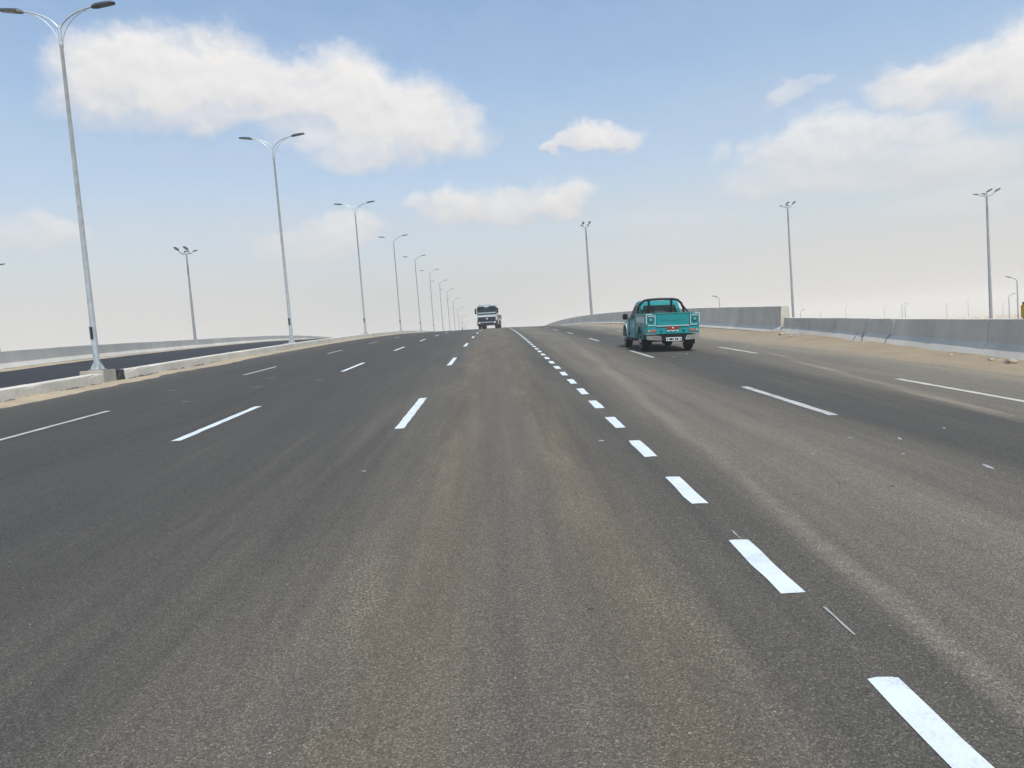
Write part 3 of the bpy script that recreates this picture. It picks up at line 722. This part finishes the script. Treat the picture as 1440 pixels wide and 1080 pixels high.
# ---------------------------------------------------------------- yellow canister on the low barrier
M_YEL = simple('yellow_plastic', (.55, .36, .02), 0.45, var=.15, scale=8)
yb = at_y(1433, 440, 17.35)
cx_, cy_ = low_x(17.6)+.51, 17.58; cz_ = gz(low_x(17.6), 17.58)+.995
cn = thing('yellow_canister', 'yellow plastic canister standing on top of the low barrier', 'canister', (cx_, cy_, cz_))
MB().box(-.08, .08, -.13, .13, .005, .37).build('can_body', M_YEL, cn, bevel=.035, smooth=True)
MB().tube([(0, -.09, .36), (0, -.08, .41), (0, .03, .41), (0, .05, .36)], .015, 8).build('handle', M_YEL, cn, smooth=True)
MB().lathe([(.36, .035), (.41, .035)], 12, 'z', (0, .09, 0)).build('cap', M_DARK, cn)

# ---------------------------------------------------------------- dark post beyond the crest
pp = at_y(650, 460, 200); zb = gz(pp[0], 200)
mp = thing('marker_post', 'small dark post poking up over the road crest left of the truck', 'post', (pp[0], 200, zb))
MB().lathe([(0, .22), (.06, .22), (.08, .13), (1.9, .11), (2.0, .04)], 12, 'z').build('post', M_DARK, mp, smooth=True)
MB().lathe([(1.5, .135), (1.7, .135)], 12, 'z').build('reflector_band', M_PATCH, mp)
# ---------------------------------------------------------------- teal pickup
def carpaint(name, col, dust):
    m_, n, b = newmat(name)
    pos = n.add('ShaderNodeTexCoord').outputs['Object']; x, y, z = n.sep(pos)
    f = n.noise(pos, 3.0, 5.0, 0.65); f2 = n.noise(pos, 14.0, 4.0, 0.7)
    c = n.mix(n.math('MULTIPLY', n.rng(f, 0.4, 0.75), dust), col, (.30, .27, .22))
    c = n.mix(n.math('MULTIPLY', n.rng(f2, 0.58, 0.75), 0.25), c, tuple(q*.45 for q in col))
    n.put(b.inputs['Base Color'], c); n.put(b.inputs['Roughness'], n.rng(f, 0.3, 0.7, 0.35, 0.55)); b.inputs['Coat Weight'].default_value = 0.08; b.inputs['Specular IOR Level'].default_value = 0.35
    return m_
M_TEAL = carpaint('teal_paint', (.004, .235, .25), .03)
M_TEAL_D = carpaint('teal_paint_faded', (.03, .23, .22), .30)
M_SILV = carpaint('silver_trim_paint', (.36, .47, .46), .25)
M_WHITE = simple('white_trim', (.62, .66, .66), 0.4, var=.08)
M_CHROME = simple('chrome', (.66, .67, .68), 0.14, 0.95, .15, 4.0)
M_RUB = simple('tyre_rubber', (.014, .014, .015), 0.9, var=.3, scale=10)
M_BLK = simple('black_plastic', (.010, .011, .012), 0.6, var=.2, spec=.25)
M_NAVY = simple('dark_bar_paint', (.006, .014, .019), 0.45, var=.2, spec=.3)
M_RED = simple('red_lens', (.36, .015, .02), 0.25, var=.15, scale=12)
M_PINK = simple('faded_red_lens', (.45, .10, .09), 0.3, var=.2, scale=12)
M_RING = simple('dark_teal_lens', (.006, .07, .08), 0.4, var=.2)
M_REFL = simple('teal_lens', (.10, .33, .33), 0.35, var=.2)
M_RIM = simple('steel_rim', (.55, .55, .54), 0.4, 0.4)
def glassmat(name, col):
    m_, n, b = newmat(name)
    pos = n.add('ShaderNodeTexCoord').outputs['Object']
    c = n.mix(n.rng(n.noise(pos, 2.5, 4.0), 0.35, 0.7), col, tuple(q*1.6+.01 for q in col))
    n.put(b.inputs['Base Color'], c); b.inputs['Roughness'].default_value = 0.4; b.inputs['Specular IOR Level'].default_value = 0.2; b.inputs['IOR'].default_value = 1.25
    return m_
M_GLASS = glassmat('tinted_glass', (.012, .018, .02)); M_GLASS_R = glassmat('dusty_rear_glass', (.055, .065, .062))
def slope_rot(x, y, yaw=0):
    dzx = (gz(x+.5, y)-gz(x-.5, y)); dzy = (gz(x, y+.5)-gz(x, y-.5))
    n = Vector((-dzx, -dzy, 1)).normalized(); f = Vector((math.sin(-yaw), math.cos(yaw), 0)); f = (f-n*f.dot(n)).normalized(); r = f.cross(n)
    return Matrix((r, f, n)).transposed().to_euler()
def wheel(parent, x, y, r=.37, w=.24, side=1, rim=M_RIM, rr=.215):
    t_ = MB().lathe([(-w/2, r*.66), (-w/2, r*.9), (-w/2+.03, r*.975), (-w/2+.05, r), (w/2-.05, r), (w/2-.03, r*.975), (w/2, r*.9), (w/2, r*.66)], 28, 'x', (x, y, r)).build('wheel', M_RUB, parent, smooth=True)
    o = x+side*(w/2)
    MB().lathe([(o-side*.05, rr*1.1), (o+side*.004, rr*1.08), (o-side*.004, rr*.96), (o-side*.06, rr*.8), (o-side*.03, rr*.5), (o-side*.005, rr*.34), (o+side*.02, rr*.30), (o+side*.02, rr*.05)], 20, 'x', (0, y, r)).build('rim', rim, t_, smooth=True)
    for k in range(6):
        a = k*math.pi/3; MB().lathe([(o-side*.05, .035), (o-side*.020, .035)], 8, 'x', (0, y+math.cos(a)*rr*.68, r+math.sin(a)*rr*.68)).build('rim_hole', M_DARK, t_)
    return t_
def arch(cy, cz, r, n=9, rev=False):
    p = [(cy+r*math.cos(math.pi*(1-k/(n-1))), cz+r*math.sin(math.pi*(1-k/(n-1)))) for k in range(n)]
    return p[::-1] if rev else p
PX, PY = 6.09, 28.35
pk = thing('pickup_truck', 'teal pickup truck with dark roll bar driving away beside the sand strip', 'pickup', (PX, PY, gz(PX, PY)))
pk.rotation_euler = slope_rot(PX, PY)
HWD = .90
bodyw = lambda y, z: HWD - (.05 if z > .95 else 0) - max(0, y-1.9)*.16 - (.03 if z < .5 else 0)
poly = [(-.58, .40), (1.02, .40)] + arch(1.55, .40, .46)[1:-1] + [(2.08, .40), (2.40, .46), (2.47, .62), (2.44, .90), (2.28, 1.0), (1.75, 1.06), (1.2, 1.10), (-.58, 1.10), (-.58, .98), (-.58, .8)]
mb = MB(); mb.prism_x(poly, lambda y, z: -bodyw(y, z), lambda y, z: bodyw(y, z))
body = mb.build('body', M_TEAL, pk, bevel=.02)
for sx in (-1, 1):   # front wing flare, door seam, handle, sill
    fl = [(1.55+.52*math.cos(a), .42+.52*math.sin(a)) for a in np.linspace(math.pi*1.0, 0, 12)] + [(1.55+.455*math.cos(a), .42+.455*math.sin(a)) for a in np.linspace(0, math.pi*1.0, 12)]
    MB().prism_x(fl, lambda y, z: sx*.855, lambda y, z: sx*.945).build('wing_flare', M_SILV, body)
    MB().box(*sorted((sx*.882, sx*.912)), -.50, -.485, .45, 1.08).box(*sorted((sx*.882, sx*.912)), .80, .815, .5, 1.08).build('door_seam', M_BLK, body)
    MB().box(*sorted((sx*.88, sx*.93)), -.42, -.24, .90, .94).build('door_handle', M_CHROME, body)
    MB().box(*sorted((sx*.80, sx*.96)), -.5, .95, .33, .40).build('side_step', M_BLK, body)
cabw = lambda y, z: .855 - max(0, z-1.1)*.235
cabp = [(-.58, 1.09), (1.18, 1.09), (1.10, 1.13), (.42, 1.70), (.25, 1.765), (-.05, 1.79), (-.36, 1.775), (-.50, 1.71), (-.56, 1.5)]
cab = MB().prism_x(cabp, lambda y, z: -cabw(y, z), lambda y, z: cabw(y, z)).build('cab', M_TEAL, pk, bevel=.03)
for sx in (-1, 1):
    sg = [(-.40, 1.16), (.92, 1.16), (.40, 1.62), (-.36, 1.66)]
    MB().prism_x(sg, lambda y, z: sx*(cabw(y, z)-.03), lambda y, z: sx*(cabw(y, z)+.008)).build('side_window', M_GLASS, cab)
# rear window in three panes with dark surround
ry = -.572
def rearq(x0, x1, z0, z1, y_, th, name, mat, par):
    k = lambda z: (z-1.1)*-.0
    return MB().box(x0, x1, y_-th, y_, z0, z1).build(name, mat, par)
rw = MB().hexa([(-.70, -.60, 1.16), (.70, -.60, 1.16), (.70, -.555, 1.16), (-.70, -.555, 1.16), (-.58, -.575, 1.62), (.58, -.575, 1.62), (.58, -.53, 1.62), (-.58, -.53, 1.62)]).build('rear_window', M_BLK, cab)
for a, b in ((-.66, -.27), (-.245, .245), (.27, .66)):
    tp = lambda x: x*.84 if abs(x) > .5 else x*.96
    MB().hexa([(a, -.612, 1.20), (b, -.612, 1.20), (b, -.59, 1.20), (a, -.59, 1.20), (tp(a), -.592, 1.58), (tp(b), -.592, 1.58), (tp(b), -.57, 1.58), (tp(a), -.57, 1.58)]).build('pane', M_GLASS_R, rw)
MB().hexa([(-.72, 1.115, 1.145), (.72, 1.115, 1.145), (.72, 1.09, 1.135), (-.72, 1.09, 1.135), (-.62, .47, 1.685), (.62, .47, 1.685), (.62, .44, 1.675), (-.62, .44, 1.675)]).build('windscreen', M_GLASS, cab)
MB().box(-.60, .60, -.30, .15, 1.785, 1.815).build('roof_panel', M_WHITE, cab, bevel=.01)
# load bed
sidep = [(-2.60, .60), (-2.02, .60)] + arch(-1.55, .44, .46)[1:-1] + [(-1.08, .60), (-.66, .60), (-.66, 1.30), (-2.60, 1.30)]
bed = MB().box(-.86, .86, -2.58, -.66, .72, .78).box(-.86, .86, -.70, -.64, .78, 1.28).build('load_bed', M_TEAL_D, pk)
for sx in (-1, 1):
    sd_ = MB().prism_x(sidep, lambda y, z: sx*.865, lambda y, z: sx*.925).build('bed_side', M_TEAL_D, pk)
    MB().box(*sorted((sx*.92, sx*.94)), -2.40, -.80, 1.02, 1.22).build('side_panel', M_SILV, sd_)
    MB().box(*sorted((sx*.84, sx*.95)), -2.60, -.66, 1.30, 1.335).build('side_rail', M_TEAL, sd_)
    fl = [(-1.55+.50*math.cos(a), .44+.50*math.sin(a)) for a in np.linspace(math.pi, 0, 12)] + [(-1.55+.45*math.cos(a), .44+.45*math.sin(a)) for a in np.linspace(0, math.pi, 12)]
    MB().prism_x(fl, lambda y, z: sx*.86, lambda y, z: sx*.955).build('wheel_flare', M_TEAL, sd_)
    for q in (-2.3, -1.6, -.9): MB().box(*sorted((sx*.93, sx*.955)), q, q+.05, .88, 1.0).build('latch', M_CHROME, sd_)
    MB().box(*sorted((sx*.60, sx*.93)), -2.02, -1.98, .22, .60).build('mud_flap', M_BLK, pk)
# tail: corner panels, tailgate, light bar
yr = -2.60
tg = MB().box(-.575, .575, yr-.045, yr+.02, .90, 1.335).build('tailgate', M_TEAL, pk, bevel=.012)
MB().box(-.585, .585, yr-.06, yr-.02, 1.325, 1.36).build('top_edge', M_TEAL_D, tg)
MB().box(-.575, .575, yr-.06, yr-.045, .885, .925).build('lower_trim', M_SILV, tg)
for k in (-.2, .2): MB().box(k-.20+.0, k+.20, yr-.055, yr-.04, 1.10, 1.107).build('pressed_line', M_TEAL_D, tg)
for sx in (-1, 1):
    a, b = (.60, .935)
    cp = MB().box(*sorted((sx*a, sx*b)), yr-.035, yr+.05, .90, 1.345).build('corner_panel', M_TEAL, pk, bevel=.01)
    X = lambda u0, u1: sorted((sx*u0, sx*u1))
    MB().box(*X(.605, .622), yr-.048, yr-.03, .92, 1.29).box(*X(.622, .86), yr-.048, yr-.03, .918, .938).build('white_trim', M_WHITE, cp)
    MB().box(*X(.91, .93), yr-.050, yr-.03, .98, 1.33).box(*X(.74, .91), yr-.050, yr-.03, 1.305, 1.33).build('white_trim', M_WHITE, cp)
    xc = sx*.765
    MB().lathe([(yr-.05, .098), (yr-.03, .105)], 20, 'y', (xc, 0, 1.12)).build('reflector_ring', M_RING, cp)
    MB().lathe([(yr-.058, .05), (yr-.048, .062)], 16, 'y', (xc, 0, 1.12)).build('reflector', M_REFL, cp)
    MB().box(*X(.66, .86), yr-.045, yr-.03, 1.23, 1.275).build('pale_strip', M_SILV, cp)
lbx = MB().box(-.92, .92, yr-.03, yr+.10, .62, .885).build('light_bar', M_TEAL, pk, bevel=.012)
for sx in (-1, 1):
    X = lambda u0, u1: sorted((sx*u0, sx*u1))
    tl = MB().box(*X(.56, .87), yr-.05, yr-.025, .69, .80).build('tail_light', M_TEAL_D, pk)
    MB().box(*X(.57, .80), yr-.06, yr-.045, .715, .775).build('red_lens', M_PINK, tl)
    MB().box(*X(.81, .865), yr-.06, yr-.045, .715, .775).build('white_lens', M_SILV, tl)
    MB().lathe([(yr-.08, .03), (yr-.03, .055)], 12, 'y', (sx*.40, 0, .76)).build('bump_stop', M_TEAL, lbx)
em = MB().box(-.21, .21, yr-.045, yr-.025, .775, .86).build('emblem', M_RED, lbx)
MB().lathe([(yr-.055, .028), (yr-.045, .03)], 12, 'y', (0, 0, .835)).build('badge', M_WHITE, em)
for k in range(7): MB().box(-.19+k*.055, -.15+k*.055, yr-.05, yr-.028, .70+.012*(k % 3), .755-.01*(k % 2)).build('letter', M_WHITE, lbx)
# bumper
bc = MB().box(-.42, .42, yr-.16, yr+.08, .36, .60).build('bumper', M_BLK, pk, bevel=.02)
for sx in (-1, 1):
    pts = [(sx*.40, yr-.18, .40), (sx*.92, yr-.15, .44), (sx*.92, yr+.06, .44), (sx*.40, yr+.06, .40), (sx*.44, yr-.18, .575), (sx*.92, yr-.15, .585), (sx*.92, yr+.06, .585), (sx*.44, yr+.06, .575)]
    MB().hexa(pts).build('bumper_end', M_CHROME, bc, bevel=.025, smooth=True)
    MB().box(*sorted((sx*.60, sx*.93)), yr-.06, yr+.05, .62, .65).build('trim_strip', M_CHROME, bc)
pl = MB().box(-.27, .27, yr-.178, yr-.160, .385, .505).build('licence_plate', M_WHITE, pk)
for a, b in ((-.235, -.20), (-.16, -.045), (-.03, .0), (.04, .09), (.10, .15), (.20, .235)):
    MB().box(a, b, yr-.182, yr-.176, .412, .478).build('plate_mark', M_BLK, pl)
# roll bar
pth = []
for x_, z_ in [(-.86, 1.30), (-.84, 1.5), (-.76, 1.68), (-.62, 1.80), (-.45, 1.835), (0, 1.85), (.45, 1.835), (.62, 1.80), (.76, 1.68), (.84, 1.5), (.86, 1.30)]: pth.append((x_, -.78, z_))
rb = MB().tube(pth, .045, 10).build('roll_bar', M_NAVY, pk, smooth=True)
for x_ in (-.44, .40): MB().tube([(x_, -.78, 1.83), (x_, -.76, 1.30)], .046, 8).build('upright', M_NAVY, rb, smooth=True)
for x_ in (-.85, .85): MB().tube([(x_*.93, -.78, 1.62), (x_, -1.5, 1.32)], .028, 8).build('stay', M_NAVY, rb, smooth=True)
# mirrors, wheels, underside
for sx in (-1, 1):
    mr = MB().box(*sorted((sx*.93, sx*1.13)), .86, .98, 1.10, 1.32).build('mirror', M_BLK, pk, bevel=.03, smooth=True)
    MB().tube([(sx*.84, .92, 1.12), (sx*.98, .92, 1.15)], .025, 8).build('stem', M_BLK, mr)
    for yy in (-1.55, 1.55): wheel(pk, sx*.80, yy, side=sx)
    MB().box(*sorted((sx*.45, sx*.80)), 2.42, 2.49, .70, .88).build('headlight', M_WHITE, pk)
MB().box(-.5, .5, -2.5, 2.2, .38, .62).build('chassis', M_BLK, pk)
MB().tube([(-.75, -1.55, .37), (.75, -1.55, .37)], .06, 10).lathe([(-.14, .10), (-.08, .15), (.08, .15), (.14, .10)], 14, 'x', (0, -1.55, .37)).build('rear_axle', M_BLK, pk)
MB().tube([(.35, -2.66, .34), (.35, -1.9, .36), (.3, -.8, .4)], .03, 8).build('exhaust', M_CHROME, pk)
MB().lathe([(-.11, .27), (-.10, .33), (.10, .33), (.11, .27)], 24, 'z', (0, 0, 0)).build('spare_wheel', M_RUB, pk, (0, -2.15, .47))

# ---------------------------------------------------------------- white tipper truck coming over the crest
TX, TY = -.93, 94.0
M_TW = carpaint('truck_white', (.46, .52, .54), .08); M_TD = simple('truck_grey_plastic', (.012, .017, .026), 0.7, var=.2, spec=.2)
M_TG = glassmat('truck_glass', (.006, .018, .026)); M_TAN = simple('rust_brown', (.13, .10, .08), 0.8, var=.3)
tk = thing('lorry', 'white cabbed lorry with dark grille coming over the road crest', 'lorry', (TX, TY, gz(TX, TY)))
tk.rotation_euler = slope_rot(TX, TY, math.radians(-4.5))
cb = MB().hexa([(-1.22, -.95, .95), (1.22, -.95, .95), (1.22, 1.05, .95), (-1.22, 1.05, .95), (-1.14, -.62, 2.93), (1.14, -.62, 2.93), (1.18, 1.05, 2.97), (-1.18, 1.05, 2.97)]).build('cab', M_TW, tk, bevel=.07, smooth=True)
fy = lambda z: -.95+.33*(z-.95)/1.98
def fp(x0, x1, z0, z1, name, mat, par, out=.03, inn=.08):
    return MB().hexa([(x0, fy(z0)-out, z0), (x1, fy(z0)-out, z0), (x1, fy(z0)+inn, z0), (x0, fy(z0)+inn, z0), (x0, fy(z1)-out, z1), (x1, fy(z1)-out, z1), (x1, fy(z1)+inn, z1), (x0, fy(z1)+inn, z1)]).build(name, mat, par)
fp(-1.165, 1.165, 2.08, 2.72, 'windscreen', M_TG, cb)
fp(-1.12, -.30, 2.62, 2.84, 'visor', M_TD, cb, .22); fp(.30, 1.12, 2.62, 2.84, 'visor', M_TD, cb, .22)
fp(-1.18, 1.18, 1.78, 1.95, 'wiper_panel', M_TD, cb, .03)
gr = fp(-1.16, 1.10, 1.0, 1.50, 'grille', M_TD, cb, .05)
for k in range(3): fp(-1.0, 1.0, 1.10+k*.11, 1.135+k*.11, 'grille_bar', M_TD, gr, .08, .0)
MB().lathe([(fy(1.28)-.09, .12), (fy(1.28)-.05, .13)], 16, 'y', (0, 0, 1.28)).build('front_badge', M_CHROME, gr)
bmpr = MB().box(-1.24, 1.24, -1.12, -.5, .42, 1.02).build('bumper', M_TD, tk, bevel=.05)
fp(-.7, .7, .78, .90, 'bumper_slot', M_GALV2, bmpr, .19, .0)
for sx in (-1, 1):
    MB().box(*sorted((sx*.80, sx*1.12)), -1.16, -1.08, .70, .90).build('headlight', M_LENS, tk, bevel=.02)
    mr = MB().box(*sorted((sx*1.26, sx*1.48)), -.98, -.84, 1.90, 2.55).build('mirror', M_TD, tk, bevel=.03)
    MB().tube([(sx*1.10, -.62, 2.55), (sx*1.36, -.9, 2.58)], .03, 6).build('mirror_arm', M_TD, mr)
    MB().box(*sorted((sx*1.19, sx*1.235)), -.4, .6, 1.95, 2.6).build('side_window', M_TG, cb)
    MB().box(*sorted((sx*.98, sx*1.26)), -.62, .70, .62, 1.12).build('step_box', M_TD, tk, bevel=.04)
    wheel(tk, sx*1.04, .15, .50, .30, sx, M_RIM, .28)
    for yy in (4.6, 5.95): wheel(tk, sx*.98, yy, .50, .52, sx, M_RIM, .28)
    MB().box(*sorted((sx*.75, sx*1.2)), 1.5, 2.9, .55, 1.05).build('fuel_tank', M_CHROME, tk, bevel=.08)
    MB().box(*sorted((sx*.62, sx*1.27)), 4.0, 6.6, 1.04, 1.10).build('mudguard', M_TD, tk)
MB().box(-.45, .45, -.4, 7.0, .70, 1.0).build('chassis', M_TD, tk)
MB().box(-.6, .6, -.55, .9, 2.95, 3.02).build('roof_hatch', M_TW, tk, bevel=.02)
MB().lathe([(2.9, .12), (3.05, .10)], 10, 'z', (-.85, -.2, 0)).build('roof_beacon', M_TAN, tk)
bdk = MB().box(-1.27, 1.27, 1.35, 7.1, 1.06, 1.24).build('deck', M_TW, tk)
MB().box(-1.27, 1.27, 1.32, 1.40, 1.24, 1.75).build('headboard', M_TAN, bdk)
for k in range(6):
    for sx in (-1, 1): MB().box(*sorted((sx*1.22, sx*1.285)), 1.6+k*1.05, 1.66+k*1.05, 1.24, 1.72).build('stake', M_TAN, bdk)
MB().tube([(.9, 1.5, 1.36), (.9, 6.9, 1.36)], .12, 10).tube([(.55, 1.5, 1.36), (.55, 6.9, 1.36)], .12, 10).build('pipe_load', M_TAN, bdk, kind=None)
# ---------------------------------------------------------------- dusty air
mh = bpy.data.materials.new('dust_haze'); mh.use_nodes = True
nh = NT(mh.node_tree); nh.n.clear(); oh = nh.add('ShaderNodeOutputMaterial'); pv = nh.add('ShaderNodeVolumePrincipled')
pv.inputs['Color'].default_value = (.985, .95, .90, 1); pv.inputs['Density'].default_value = 0.0009; pv.inputs['Anisotropy'].default_value = 0.1
for k_ in ('Density Attribute', 'Temperature Attribute', 'Color Attribute'): pv.inputs[k_].default_value = ''
mh.cycles.homogeneous_volume = True
nh.l.new(pv.outputs[0], oh.inputs['Volume'])
hb = MB().box(-4200, 4200, -4200, 4200, -40, 24).build('haze', mh, kind='stuff'); hb['label'] = 'pale dusty air over the road and desert'
